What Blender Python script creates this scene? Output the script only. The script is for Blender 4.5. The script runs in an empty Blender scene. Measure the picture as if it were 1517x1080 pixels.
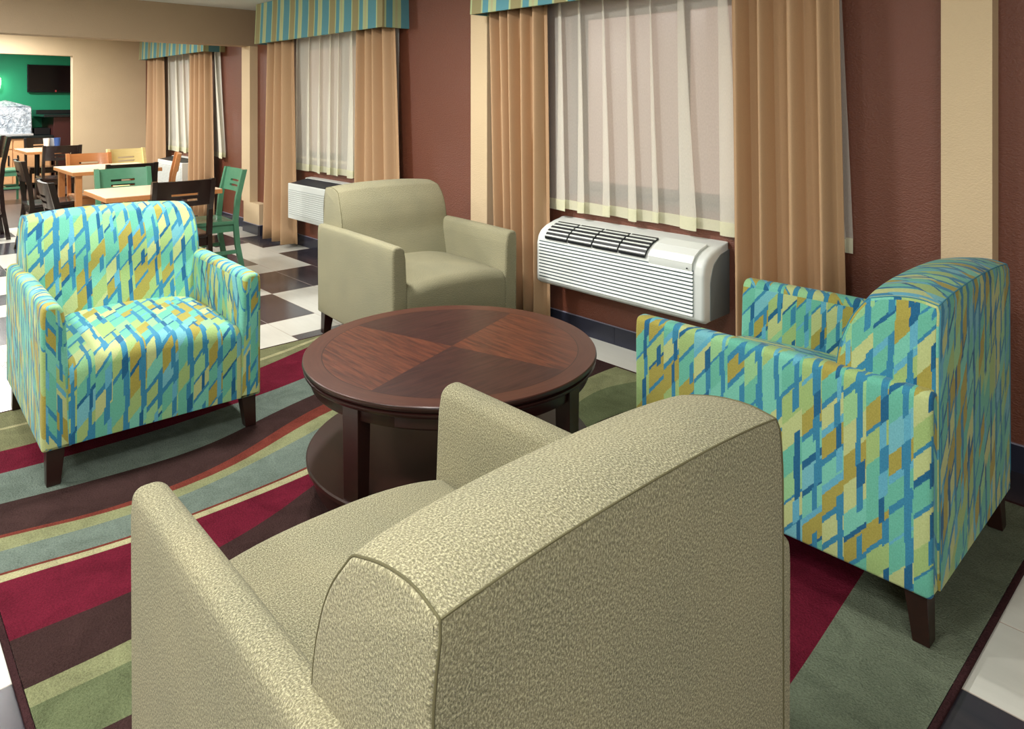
import bpy, math, random
from math import sin, cos, pi, radians, floor, sqrt, atan2, hypot
from mathutils import Vector, Matrix
random.seed(7)
C = bpy.context.scene.collection
# ------------------------------------------------------------------ camera
F, HZ, YAW, EYE = 1064.75, 149.08, 0.821307, 1.39475
cam = bpy.data.cameras.new('camera'); co = bpy.data.objects.new('camera', cam); C.objects.link(co)
co.location = (0, 0, EYE); co.rotation_euler = (pi/2, 0, YAW)
cam.sensor_width = 36; cam.lens = 36*F/1517; cam.shift_y = -(540-HZ)/1517; cam.clip_start = .05
bpy.context.scene.camera = co
vs = bpy.context.scene.view_settings
vs.view_transform = 'Standard'; vs.look = 'None'; vs.gamma = 1; vs.exposure = 0.2; vs.use_curve_mapping = False

# ------------------------------------------------------------------ materials
def srgb(r, g, b):
    f = lambda c: (c/255/12.92) if c/255 <= .04045 else ((c/255+.055)/1.055)**2.4
    return (f(r), f(g), f(b), 1)
class NT:
    def __init__(s, name):
        s.m = bpy.data.materials.new(name); s.m.use_nodes = True; s.t = s.m.node_tree; s.n = s.t.nodes
        s.b = s.n['Principled BSDF']; s.out = s.n['Material Output']
    def node(s, typ, **k):
        n = s.n.new(typ)
        for a, v in k.items(): setattr(n, a, v)
        return n
    def put(s, sock, v):
        if isinstance(v, bpy.types.NodeSocket): s.t.links.new(v, sock)
        elif v is not None: sock.default_value = v
    def math(s, op, a, b=None, c=None):
        n = s.node('ShaderNodeMath', operation=op); s.put(n.inputs[0], a); s.put(n.inputs[1], b)
        if c is not None: s.put(n.inputs[2], c)
        return n.outputs[0]
    def mix(s, f, a, b, blend='MIX'):
        n = s.node('ShaderNodeMix', data_type='RGBA', blend_type=blend); s.put(n.inputs[0], f); s.put(n.inputs[6], a); s.put(n.inputs[7], b)
        return n.outputs[2]
    def coord(s, kind='Object'): return s.node('ShaderNodeTexCoord').outputs[kind]
    def mapping(s, v, scale=(1, 1, 1), rot=(0, 0, 0)):
        n = s.node('ShaderNodeMapping'); s.put(n.inputs[0], v); n.inputs['Scale'].default_value = scale; n.inputs['Rotation'].default_value = rot
        return n.outputs[0]
    def noise(s, v, scale, detail=2, rough=.5, dist=0):
        n = s.node('ShaderNodeTexNoise'); s.put(n.inputs['Vector'], v); n.inputs['Scale'].default_value = scale
        n.inputs['Detail'].default_value = detail; n.inputs['Roughness'].default_value = rough; n.inputs['Distortion'].default_value = dist
        return n.outputs['Fac']
    def ramp(s, f, stops, interp='LINEAR'):
        n = s.node('ShaderNodeValToRGB'); s.put(n.inputs[0], f); e = n.color_ramp; e.interpolation = interp
        while len(e.elements) < len(stops): e.elements.new(.5)
        for el, (p, c) in zip(e.elements, stops): el.position = p; el.color = c
        return n.outputs[0]
    def bump(s, h, strength=.3, dist=.01):
        n = s.node('ShaderNodeBump'); s.put(n.inputs['Height'], h); n.inputs['Strength'].default_value = strength; n.inputs['Distance'].default_value = dist
        s.put(s.b.inputs['Normal'], n.outputs[0]); return n
    def white(s, *xyz):
        c = s.node('ShaderNodeCombineXYZ')
        for i, v in enumerate(xyz): s.put(c.inputs[i], v)
        w = s.node('ShaderNodeTexWhiteNoise', noise_dimensions='3D'); s.put(w.inputs[0], c.outputs[0]); return w.outputs['Value']
    def set(s, color=None, rough=None, metal=None, spec=None, **k):
        if color is not None: s.put(s.b.inputs['Base Color'], color)
        if rough is not None: s.put(s.b.inputs['Roughness'], rough)
        if metal is not None: s.put(s.b.inputs['Metallic'], metal)
        if spec is not None: s.put(s.b.inputs['Specular IOR Level'], spec)
        for a, v in k.items(): s.put(s.b.inputs[a.replace('_', ' ')], v)
        return s.m

def plain(name, col, rough=.5, metal=0, spec=.5, nscale=0, nstr=.1, bumpd=.002, var=.0, **k):
    t = NT(name); c = col
    if nscale:
        v = t.coord(); n = t.noise(v, nscale, 3)
        if var: c = t.mix(n, tuple(x*(1-var) for x in col[:3])+(1,), tuple(min(1, x*(1+var)) for x in col[:3])+(1,))
        t.bump(n, nstr, bumpd)
    return t.set(c, rough, metal, spec, **k)

def m_wall(name, col, rough=.55, bstr=.5, spec=.4):
    t = NT(name); v = t.coord()
    n = t.noise(t.mapping(v, (1, 1, 1.5)), 105, 4, .6); n2 = t.noise(v, 2.2, 2)
    c = t.mix(n2, tuple(x*.92 for x in col[:3])+(1,), tuple(x*1.06 for x in col[:3])+(1,))
    t.bump(n, bstr, .005)
    return t.set(c, rough, 0, spec)

def m_olive():
    t = NT('olive woven upholstery'); uv = t.coord('UV')
    n1 = t.noise(t.mapping(uv, (1, .7, 1)), 380, 3, .75); n2 = t.noise(uv, 520, 1); n3 = t.noise(uv, 5, 3)
    n4 = t.noise(t.mapping(uv, (60, 4, 1)), 4, 2)
    c = t.ramp(n1, [(.35, srgb(66, 66, 54)), (.46, srgb(122, 119, 97)), (.53, srgb(156, 153, 127)), (.63, srgb(214, 210, 174))])
    c = t.mix(t.ramp(n2, [(.62, (0, 0, 0, 1)), (.72, (1, 1, 1, 1))]), c, srgb(140, 134, 132))
    c = t.mix(.3, c, t.ramp(n3, [(.3, srgb(112, 112, 90)), (.7, srgb(152, 144, 112))]))
    c = t.mix(t.math('MULTIPLY', n4, .25), c, srgb(128, 124, 88))
    t.bump(n1, .6, .003)
    return t.set(c, .92, 0, .12, Sheen_Weight=.06, Sheen_Roughness=.5)

def m_mosaic():
    t = NT('teal and lime mosaic upholstery'); uv = t.coord('UV')
    sp = t.node('ShaderNodeSeparateXYZ'); t.put(sp.inputs[0], uv)
    q = .0028
    U = t.math('MULTIPLY', t.math('FLOOR', t.math('DIVIDE', sp.outputs[0], q)), q)
    V = t.math('MULTIPLY', t.math('FLOOR', t.math('DIVIDE', sp.outputs[1], q)), q)
    W, Hh = .058, .078
    u = t.math('DIVIDE', U, W); i = t.math('FLOOR', u); fu = t.math('FRACT', u)
    sk = t.math('SUBTRACT', V, t.math('MULTIPLY', U, 1.15))
    v = t.math('ADD', t.math('DIVIDE', sk, Hh), t.math('MULTIPLY', t.white(i, 3.0, 0.0), .9)); j = t.math('FLOOR', v); fv = t.math('FRACT', v)
    h = t.white(i, j, 1.5)
    P = [srgb(98, 172, 150), srgb(148, 176, 112), srgb(174, 186, 128), srgb(112, 184, 164), srgb(154, 146, 70), srgb(108, 172, 182), srgb(140, 188, 136)]
    base = t.ramp(h, [(0, P[0]), (.22, P[1]), (.42, P[2]), (.60, P[3]), (.72, P[4]), (.88, P[5]), (.93, P[6])], 'CONSTANT')
    blue, deep, light = srgb(52, 124, 156), srgb(30, 92, 130), srgb(92, 162, 184)
    v2 = t.math('ADD', t.math('DIVIDE', sk, .064), t.math('MULTIPLY', t.white(i, 9.0, 1.0), .9)); j2 = t.math('FLOOR', v2)
    h2 = t.white(i, j2, 7.7)
    wide = t.math('ADD', .50, t.math('MULTIPLY', t.white(i, j2, 3.1), .22)); right = t.math('ADD', wide, t.math('ADD', .2, t.math('MULTIPLY', t.white(i, j2, 5.3), .22)))
    vert = t.math('MULTIPLY', t.math('MULTIPLY', t.math('GREATER_THAN', fu, wide), t.math('LESS_THAN', fu, right)), t.math('GREATER_THAN', h2, .2))
    h3 = t.white(i, j, 4.2)
    diag = t.math('LESS_THAN', fv, t.math('MULTIPLY', t.math('GREATER_THAN', h3, .42), t.math('ADD', .10, t.math('MULTIPLY', t.white(i, j, 8.8), .2))))
    bc = t.ramp(t.white(i, j2, 2.2), [(0, blue), (.55, deep), (.72, light), (.86, blue)], 'CONSTANT')
    dc = t.ramp(t.white(i, j, 6.1), [(0, blue), (.6, light), (.8, deep)], 'CONSTANT')
    c = t.mix(diag, base, dc); c = t.mix(vert, c, bc)
    big = t.math('MULTIPLY_ADD', t.math('SUBTRACT', t.noise(t.mapping(uv, (1, .5, 1)), 300, 3, .7), .5), 1.6, .5)
    c = t.mix(.75, c, t.mix(big, tuple([.30]*3)+(1,), tuple([.70]*3)+(1,)), 'SOFT_LIGHT')
    wv = t.node('ShaderNodeTexWave', wave_type='BANDS', bands_direction='Y'); t.put(wv.inputs[0], uv); wv.inputs['Scale'].default_value = 90; wv.inputs['Distortion'].default_value = 1.5
    hh = t.math('ADD', t.math('MULTIPLY', wv.outputs['Fac'], .5), big)
    t.bump(hh, .3, .003)
    return t.set(c, .85, 0, .2, Sheen_Weight=.1)

def m_tile(name, c1, c2, rough):
    t = NT(name); v = t.coord(); n = t.noise(t.mapping(v, (1.5, 9, 1)), 2.0, 5, .6, .4); n2 = t.noise(v, 1.3, 2)
    c = t.mix(n, c1, c2); c = t.mix(t.math('MULTIPLY', n2, .3), c, tuple(x*.8 for x in c1[:3])+(1,))
    return t.set(c, t.math('ADD', rough, t.math('MULTIPLY', n, .1)), 0, .5)

def m_pile(name, col, var=.42, stre=.9):
    t = NT(name); v = t.coord(); n = t.noise(v, 170, 3, .75); n2 = t.noise(v, 9, 4, .6, .8)
    lo = tuple(x*(1-var) for x in col[:3])+(1,); hi = tuple(min(1, x*(1+var)) for x in col[:3])+(1,)
    k = lambda q: t.ramp(q, [(.32, (0, 0, 0, 1)), (.68, (1, 1, 1, 1))])
    c = t.mix(k(n), lo, hi); c = t.mix(.4, c, t.mix(k(n2), lo, hi))
    t.bump(t.math('ADD', n, t.math('MULTIPLY', n2, 1.6)), stre, .014)
    return t.set(c, .95, 0, .05)

def m_wood(name, c1, c2, rough=.3, scale=6, rot=0.0, coat=.0):
    t = NT(name); v = t.coord(); m = t.mapping(v, (scale, scale*9, scale*9), (0, 0, rot))
    n = t.noise(m, 1, 5, .6, .8); n2 = t.noise(v, 5, 2)
    c = t.mix(n, c1, c2); c = t.mix(t.math('MULTIPLY', n2, .35), c, c1)
    return t.set(c, rough, 0, .5, Coat_Weight=coat, Coat_Roughness=.12)

def m_veneer():
    # quartered veneer: four wedges whose grain alternates, inside a ring with its own grain
    t = NT('quartered mahogany veneer'); v = t.coord(); sp = t.node('ShaderNodeSeparateXYZ'); t.put(sp.inputs[0], v)
    x, y = sp.outputs[0], sp.outputs[1]
    r = t.math('SQRT', t.math('ADD', t.math('MULTIPLY', x, x), t.math('MULTIPLY', y, y)))
    a1, a2 = radians(109), radians(16)
    s1 = t.math('SUBTRACT', t.math('MULTIPLY', x, sin(a1)), t.math('MULTIPLY', y, cos(a1)))
    s2 = t.math('SUBTRACT', t.math('MULTIPLY', x, sin(a2)), t.math('MULTIPLY', y, cos(a2)))
    w = t.math('GREATER_THAN', t.math('MULTIPLY', s1, s2), 0.0)
    g1 = t.noise(t.mapping(v, (5, 60, 5), (0, 0, radians(62))), 1.2, 4, .6, .5)
    g2 = t.noise(t.mapping(v, (60, 5, 5), (0, 0, radians(62))), 1.2, 4, .6, .5)
    big = t.noise(v, 4, 3)
    st = lambda q: t.ramp(q, [(.35, (0, 0, 0, 1)), (.65, (1, 1, 1, 1))])
    g1 = st(g1); g2 = st(g2)
    ca = t.mix(g1, srgb(62, 32, 26), srgb(106, 58, 40)); cb = t.mix(g2, srgb(38, 22, 23), srgb(64, 38, 35))
    c = t.mix(w, ca, cb)
    ang = t.math('ARCTAN2', y, x)
    cc = t.node('ShaderNodeCombineXYZ'); t.put(cc.inputs[0], t.math('MULTIPLY', ang, 3.0)); t.put(cc.inputs[1], t.math('MULTIPLY', r, 60.0))
    g3 = t.noise(cc.outputs[0], 1.5, 3)
    c = t.mix(t.math('GREATER_THAN', r, .452), c, t.mix(g3, srgb(66, 36, 30), srgb(90, 54, 42)))
    c = t.mix(t.math('MULTIPLY', big, .3), c, srgb(70, 34, 28))
    line = t.math('LESS_THAN', t.math('ABSOLUTE', t.math('SUBTRACT', r, .452)), .0015)
    c = t.mix(line, c, srgb(40, 18, 14))
    return t.set(c, .36, 0, .35, Coat_Weight=.08, Coat_Roughness=.2)

def m_stripe():
    t = NT('striped valance fabric'); uv = t.coord('UV'); sp = t.node('ShaderNodeSeparateXYZ'); t.put(sp.inputs[0], uv)
    f = t.math('FRACT', t.math('DIVIDE', sp.outputs[0], .366))
    te, oc, lg, lt = srgb(72, 140, 154), srgb(142, 134, 88), srgb(168, 186, 136), srgb(172, 172, 128)
    c = t.ramp(f, [(0, lg), (.04, oc), (.29, lg), (.33, te), (.48, lg), (.54, lt), (.60, lg), (.68, te)], 'CONSTANT')
    n = t.noise(uv, 300, 2); t.bump(n, .2, .002)
    c = t.mix(.12, c, t.mix(n, (.1, .1, .1, 1), (.6, .6, .6, 1)))
    return t.set(c, .8, 0, .2)

def m_sheer(name, dens, col):
    t = NT(name); uv = t.coord('UV'); n = t.noise(uv, 6, 4); fine = t.noise(t.mapping(uv, (1, .3, 1)), 260, 2)
    tr = t.node('ShaderNodeBsdfTransparent'); tl = t.node('ShaderNodeBsdfTranslucent'); df = t.node('ShaderNodeBsdfDiffuse')
    for k in (tl, df): k.inputs['Color'].default_value = col
    bm = t.node('ShaderNodeBump'); t.put(bm.inputs['Height'], t.math('ADD', n, t.math('MULTIPLY', fine, .3))); bm.inputs['Strength'].default_value = .4; bm.inputs['Distance'].default_value = .01
    t.put(df.inputs['Normal'], bm.outputs[0])
    m1 = t.node('ShaderNodeMixShader'); m1.inputs[0].default_value = .3; t.put(m1.inputs[1], df.outputs[0]); t.put(m1.inputs[2], tl.outputs[0])
    m2 = t.node('ShaderNodeMixShader'); t.put(m2.inputs[0], t.math('ADD', dens-.05, t.math('MULTIPLY', fine, .12))); t.put(m2.inputs[1], tr.outputs[0]); t.put(m2.inputs[2], m1.outputs[0])
    t.put(t.out.inputs[0], m2.outputs[0]); return t.m

def m_glass():
    t = NT('window glass')
    tr = t.node('ShaderNodeBsdfTransparent'); gl = t.node('ShaderNodeBsdfGlossy'); gl.inputs['Roughness'].default_value = .3
    tr.inputs['Color'].default_value = (.8, .8, .8, 1)
    m = t.node('ShaderNodeMixShader'); m.inputs[0].default_value = .06; t.put(m.inputs[1], tr.outputs[0]); t.put(m.inputs[2], gl.outputs[0])
    t.put(t.out.inputs[0], m.outputs[0]); return t.m

def m_emit(name, col, st):
    t = NT(name); t.set((0, 0, 0, 1), .5); t.b.inputs['Emission Color'].default_value = col; t.b.inputs['Emission Strength'].default_value = st; return t.m

def m_plastic_wrap():
    t = NT('crumpled clear sheeting'); v = t.coord(); n = t.noise(v, 9, 5, .65, 1.2)
    t.bump(n, 1.0, .06); c = t.ramp(n, [(.3, srgb(110, 125, 140)), (.5, srgb(190, 200, 208)), (.7, srgb(235, 240, 245))])
    return t.set(c, .22, .1, .8)

OLIVE, MOSAIC = m_olive(), m_mosaic()
SEAM_O, SEAM_M = plain('olive seam', srgb(92, 88, 60), .9), plain('teal seam', srgb(60, 130, 150), .9)
ESP = m_wood('espresso stained wood', srgb(26, 14, 12), srgb(52, 26, 20), .33, 5)
MAH = m_wood('dark mahogany stain', srgb(28, 13, 11), srgb(50, 22, 18), .3, 5, coat=.1)
VEN = m_veneer()
BROWN = m_wall('brown textured wall paint', srgb(112, 61, 42), .4, 1.0, .6)
BROWN.node_tree.nodes['Principled BSDF'].inputs['Coat Weight'].default_value = .2; BROWN.node_tree.nodes['Principled BSDF'].inputs['Coat Roughness'].default_value = .4
CREAM = m_wall('cream textured wall paint', srgb(214, 192, 156), .6, .6)
TAUPE = m_wall('taupe wall paint', srgb(160, 140, 114), .6, .3)
GREEN = m_wall('green wall paint', srgb(34, 150, 108), .5, .3)
CEIL = m_wall('white ceiling paint', srgb(205, 208, 200), .8, .3)
TW = m_tile('ivory floor tile', srgb(222, 222, 212), srgb(196, 197, 188), .16)
TD = m_tile('charcoal floor tile', srgb(44, 44, 54), srgb(74, 68, 72), .14)
GROUT = plain('pale grout', srgb(150, 145, 135), .8)
BASE = m_tile('navy base tile', srgb(38, 40, 54), srgb(58, 60, 76), .2)
TAN = plain('tan drape cloth', srgb(186, 152, 116), .75, nscale=160, nstr=.15, var=.06)
STRIPE = m_stripe()
SHEER_D = m_sheer('dense sheer voile', .66, srgb(252, 252, 240))
SHEER, HEM = m_sheer('sheer voile', .46, srgb(254, 252, 242)), m_sheer('sheer hem', .93, srgb(240, 240, 212))
WHITE_AC = plain('white appliance plastic', srgb(226, 232, 228), .35)
GREY_AC = plain('grey appliance plastic', srgb(150, 156, 154), .4)
DARKGR = plain('dark grille', srgb(28, 32, 36), .5)
NAVYGR = plain('navy grille', srgb(24, 32, 48), .45, nscale=80, nstr=.4, var=.3)
ALU = plain('bronze aluminium', srgb(96, 84, 76), .4, .6)
GLASS = m_glass()
HONEY = m_wood('honey oak', srgb(204, 152, 104), srgb(232, 186, 136), .3, 5, coat=.2)
HONEYD = m_wood('amber oak', srgb(180, 116, 66), srgb(206, 146, 92), .3, 5, coat=.2)
YELLOW = m_wood('yellow pine', srgb(222, 202, 132), srgb(238, 224, 168), .4, 5)
LAM = m_wood('pale maple laminate', srgb(232, 204, 172), srgb(244, 220, 194), .3, 3)
GREENW = plain('green painted wood', srgb(84, 138, 108), .25, nscale=20, var=.12)
BLACKW = m_wood('black brown stained wood', srgb(24, 15, 13), srgb(44, 26, 20), .25, 5, coat=.3)
BLACKM = plain('black metal', srgb(24, 24, 26), .4, .5)
BLACKTOP = plain('black stone worktop', srgb(20, 30, 32), .2)
SCREEN = plain('black screen', srgb(8, 8, 14), .12)
REDM = plain('red sticker', srgb(190, 60, 60), .5)
WHITEP = plain('white porcelain', srgb(235, 235, 230), .3)
BLUEP = plain('blue plastic', srgb(60, 90, 150), .4)
WRAP = m_plastic_wrap()
PLANK = m_wood('grey brown plank floor', srgb(74, 62, 58), srgb(108, 92, 84), .35, 1.2)
RUGC = {k: m_pile('rug '+k, srgb(*v)) for k, v in dict(red=(108, 30, 48), brown=(64, 46, 44), teal=(114, 128, 118), olive=(128, 130, 96), rust=(118, 58, 48),
        cream=(178, 174, 134), moss=(106, 116, 84), sage=(118, 128, 108), dark=(66, 42, 44), lime=(140, 144, 106)).items()}

# ------------------------------------------------------------------ mesh building
class MB:
    def __init__(s): s.v = []; s.f = []; s.uv = []; s.mi = []
    def add(s, vs, fs, uvs=None, mi=0):
        o = len(s.v); s.v += [tuple(p) for p in vs]
        for k, f in enumerate(fs):
            s.f.append([o+i for i in f]); s.mi.append(mi)
            s.uv.append(uvs[k] if uvs else None)
        return s
    def box(s, x0, x1, y0, y1, z0, z1, mi=0):
        v = [(x, y, z) for z in (z0, z1) for y in (y0, y1) for x in (x0, x1)]
        return s.add(v, [(0, 2, 3, 1), (4, 5, 7, 6), (0, 1, 5, 4), (2, 6, 7, 3), (0, 4, 6, 2), (1, 3, 7, 5)], mi=mi)
    def hexa(s, b, t):   # bottom 4 corners, top 4 corners (ccw)
        return s.add(list(b)+list(t), [(3, 2, 1, 0), (4, 5, 6, 7), (0, 1, 5, 4), (1, 2, 6, 5), (2, 3, 7, 6), (3, 0, 4, 7)])
    def beam(s, a, b, w, d, up=(0, 0, 1)):
        a, b = Vector(a), Vector(b); z = (b-a).normalized(); x = z.cross(Vector(up))
        if x.length < 1e-4: x = Vector((1, 0, 0))
        x.normalize(); y = z.cross(x)
        q = lambda p, W, D: [p-x*W/2-y*D/2, p+x*W/2-y*D/2, p+x*W/2+y*D/2, p-x*W/2+y*D/2]
        return s.hexa(q(a, w, d), q(b, w, d))
    def tube(s, pts, r, n=8):
        pts = [Vector(p) for p in pts]; vs = []; fs = []
        for i, p in enumerate(pts):
            d = (pts[min(i+1, len(pts)-1)]-pts[max(i-1, 0)]).normalized(); x = d.cross(Vector((0.13, .31, .94))).normalized(); y = d.cross(x)
            vs += [p+(x*cos(2*pi*k/n)+y*sin(2*pi*k/n))*r for k in range(n)]
        for i in range(len(pts)-1):
            for k in range(n): fs.append((i*n+k, i*n+(k+1) % n, (i+1)*n+(k+1) % n, (i+1)*n+k))
        fs.append(tuple(range(n))[::-1]); fs.append(tuple((len(pts)-1)*n+k for k in range(n)))
        return s.add(vs, fs)
    def lathe(s, prof, cx=0, cy=0, n=96):
        vs = []; fs = []
        for r, z in prof: vs += [(cx+r*cos(2*pi*k/n), cy+r*sin(2*pi*k/n), z) for k in range(n)]
        for i in range(len(prof)-1):
            for k in range(n): fs.append((i*n+k, i*n+(k+1) % n, (i+1)*n+(k+1) % n, (i+1)*n+k))
        fs.append(tuple(range(n))[::-1]); fs.append(tuple((len(prof)-1)*n+k for k in range(n)))
        return s.add(vs, fs)
    def gridsolid(s, fn, us, vs_, mask, th):
        # fn(u,v)->(point, normal); solid sheet with holes
        nu, nv = len(us), len(vs_); P = []; Q = []
        for v in vs_:
            for u in us:
                p, n = fn(u, v); P.append(Vector(p)+Vector(n)*th/2); Q.append(Vector(p)-Vector(n)*th/2)
        fs = []; on = lambda i, j: 0 <= i < nu-1 and 0 <= j < nv-1 and mask(i, j); N = nu*nv
        for j in range(nv-1):
            for i in range(nu-1):
                if not mask(i, j): continue
                a, b, c, d = j*nu+i, j*nu+i+1, (j+1)*nu+i+1, (j+1)*nu+i
                fs += [(a, b, c, d), (N+d, N+c, N+b, N+a)]
                if not on(i, j-1): fs.append((b, a, N+a, N+b))
                if not on(i+1, j): fs.append((c, b, N+b, N+c))
                if not on(i, j+1): fs.append((d, c, N+c, N+d))
                if not on(i-1, j): fs.append((a, d, N+d, N+a))
        return s.add(P+Q, fs)
    def build(s, name, mat, parent=None, bevel=0, smooth=False, seg=2):
        me = bpy.data.meshes.new(name); me.from_pydata(s.v, [], s.f)
        for m in (mat if isinstance(mat, list) else [mat]): me.materials.append(m)
        for p, mi in zip(me.polygons, s.mi): p.material_index = mi
        ul = me.uv_layers.new(name='UVMap').data
        for p, uv in zip(me.polygons, s.uv):
            if uv:
                for li, c in zip(p.loop_indices, uv): ul[li].uv = c
            else:
                n = p.normal; ax = max(range(3), key=lambda k: abs(n[k]))
                for li in p.loop_indices:
                    c = me.vertices[me.loops[li].vertex_index].co
                    ul[li].uv = ((c.y, c.z), (c.x, c.z), (c.x, c.y))[ax]
        if smooth:
            for p in me.polygons: p.use_smooth = True
            me.set_sharp_from_angle(angle=radians(38 if smooth is True else smooth))
        o = bpy.data.objects.new(name, me); C.objects.link(o)
        if parent: o.parent = parent
        if bevel:
            b = o.modifiers.new('bevel', 'BEVEL'); b.width = bevel; b.segments = seg; b.limit_method = 'ANGLE'; b.angle_limit = radians(40)
            for p in me.polygons: p.use_smooth = True
            b.harden_normals = True
        return o

def tag(o, label=None, cat=None, group=None, kind=None):
    if label: o['label'] = label
    if cat: o['category'] = cat
    if group: o['group'] = group
    if kind: o['kind'] = kind
    return o
def thing(name, label, cat, loc=(0, 0, 0), rz=0, group=None):
    o = bpy.data.objects.new(name, None); C.objects.link(o); o.location = loc; o.rotation_euler = (0, 0, rz); o.empty_display_size = .1
    return tag(o, label, cat, group)
def struct(o): o['kind'] = 'structure'; return o
def copy_tree(o, parent=None):
    c = o.copy(); C.objects.link(c)
    if parent: c.parent = parent
    for ch in list(o.children): copy_tree(ch, c)
    return c

# ------------------------------------------------------------------ room shell
WY, WYP, CZ = 3.235, 3.15, 2.352
XB = -11.324           # cream back wall of the dining room
XG = -14.5             # green wall
U0, UX, UY = .3227, -4.977, 1.943
# floor tiles: a mesh of single tiles with grout between
known = {}
def setk(j, s, i0):
    for k, ch in enumerate(s): known[(i0+k, j)] = ch
setk(3, 'DWDDD', -6); setk(2, 'WWDD', -4); setk(1, 'DWDDWW', -4); setk(0, 'WWDDWDD', -2); setk(-1, 'DDWWW', 0)
setk(3, 'WW', 7); setk(0, 'WWWW', 12); setk(1, 'WWWW', 12); setk(2, 'WWWW', 12); setk(3, 'DDDD', 12); setk(-1, 'DDDD', 12); setk(-6, 'WWD', 7); setk(-5, 'WWW', 2); setk(-4, 'W', 2)
PAT = 'DDWWDW'
def cell(i, j):
    if (i, j) in known: return known[(i, j)]
    return PAT[(i+3*(j % 2)+2*(j//2)) % 6]
fb = MB(); g = .0018
for j in range(-17, 4):
    for i in range(-14, 25):
        x0, y0 = UX+i*U0, UY+j*U0
        me_ = cell(i, j); gl = 0 if cell(i-1, j) == me_ else g; gr = 0 if cell(i+1, j) == me_ else g
        fb.add([(x0+gl, y0+g, 0), (x0+U0-gr, y0+g, 0), (x0+U0-gr, y0+U0-g, 0), (x0+gl, y0+U0-g, 0)], [(0, 1, 2, 3)], mi=0 if me_ == 'W' else 1)
        qs = [[(x0, y0), (x0+U0, y0), (x0+U0, y0+g), (x0, y0+g)], [(x0, y0+U0-g), (x0+U0, y0+U0-g), (x0+U0, y0+U0), (x0, y0+U0)]]
        if gl: qs.append([(x0, y0+g), (x0+g, y0+g), (x0+g, y0+U0-g), (x0, y0+U0-g)])
        if gr: qs.append([(x0+U0-g, y0+g), (x0+U0, y0+g), (x0+U0, y0+U0-g), (x0+U0-g, y0+U0-g)])
        for q in qs: fb.add([(a, b, -.0005) for a, b in q], [(0, 1, 2, 3)], mi=2)
struct(fb.build('floor', [TW, TD, GROUT]))
XT = UX-14*U0
struct(MB().box(-15, XT, -3.6, 3.3, -.05, 0).build('floor_dining', PLANK))
struct(MB().box(-15, 3.2, -3.6, 3.5, CZ, CZ+.05).build('ceiling', CEIL))
# window wall with three openings
WIN = [(-2.95, -1.45), (-6.6, -4.95), (-10.35, -8.7)]; WZ0, WZ1 = .86, 1.93
def wallseg(mb, x0, x1, z0, z1): mb.box(x0, x1, WY, WY+.16, z0, z1)
mb = MB(); xs = sorted([x for w in WIN for x in w])
wallseg(mb, -15, 3.2, 0, WZ0); wallseg(mb, -15, 3.2, WZ1, CZ)
wallseg(mb, -15, xs[0], WZ0, WZ1); wallseg(mb, xs[1], xs[2], WZ0, WZ1); wallseg(mb, xs[3], xs[4], WZ0, WZ1); wallseg(mb, xs[5], 3.2, WZ0, WZ1)
struct(mb.build('wall_right', BROWN))
struct(MB().box(3.0, 3.16, -3.6, WY, 0, CZ).build('wall_rear', CREAM))
struct(MB().box(-15, 3.2, -3.6, -3.45, 0, CZ).build('wall_left', CREAM))
mb = MB().box(XB-.14, XB, 2.308, WY, 0, CZ); mb.box(XB-.14, XB, -3.45, 2.308, 2.007, CZ); mb.box(XB-.14, XB, -3.45, .4, 0, 2.007)
struct(mb.build('wall_back', CREAM))
mb = MB(); mb.box(XG-.1, XG, -3.45, 3.5, 0, CZ)
struct(mb.build('wall_green', GREEN))
# beam between lounge and dining room; right end meets the pilaster
mb = MB(); zb = 1.972
x0, x1, yl = -7.46, -7.40, -3.45
def hb(y, z): return (y, z)
mb.hexa([(-7.32, yl, zb), (-7.458, WY, zb), (-7.67, WY, zb), (-7.53, yl, zb)], [(-7.32, yl, CZ), (-7.458, WY, CZ), (-7.67, WY, CZ), (-7.53, yl, CZ)])
struct(mb.build('wall_beam', TAUPE))
struct(MB().box(-7.67, -7.458, WYP, WY, .32, zb).build('trim_1', CREAM))
struct(MB().box(-7.62, -7.225, WYP, WY, 0, .32).build('trim_2', CREAM))
struct(MB().box(-3.80, -3.63, WYP, WY, 0, CZ).build('trim_3', CREAM))
struct(MB().box(-.917, -.745, WYP, WY, 0, CZ).build('trim_4', CREAM))
# tiled baseboard, stepping round the pilasters
def basebrd(name, runs):
    m = MB()
    for (xa, ya, xb, yb) in runs:
        L = hypot(xb-xa, yb-ya); n = max(1, round(L/U0)); dx, dy = (xb-xa)/L, (yb-ya)/L; nx, ny = dy, -dx; t = .011
        for k in range(n):
            s0, s1 = L*k/n+.001, L*(k+1)/n-.001
            a = (xa+dx*s0, ya+dy*s0); b = (xa+dx*s1, ya+dy*s1)
            bt = [(a[0], a[1], 0), (b[0], b[1], 0), (b[0]+nx*t, b[1]+ny*t, 0), (a[0]+nx*t, a[1]+ny*t, 0)]
            m.hexa(bt, [(p[0], p[1], .101) for p in bt])
        a = (xa, ya); b = (xb, yb); o = .002
        bt = [(a[0], a[1], .099), (b[0], b[1], .099), (b[0]+nx*(t-o), b[1]+ny*(t-o), .099), (a[0]+nx*(t-o), a[1]+ny*(t-o), .099)]
        k0 = len(m.f); m.hexa(bt, [(p[0], p[1], .1045) for p in bt])
        for q in range(k0, len(m.f)): m.mi[q] = 1
    return struct(m.build(name, [BASE, plain('pale reflection line', srgb(150, 150, 170), .4)], bevel=0))  # pale strip paints the reflection along the top of the base tiles
def br(x0, x1, y): return (x0, y, x1, y)
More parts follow.
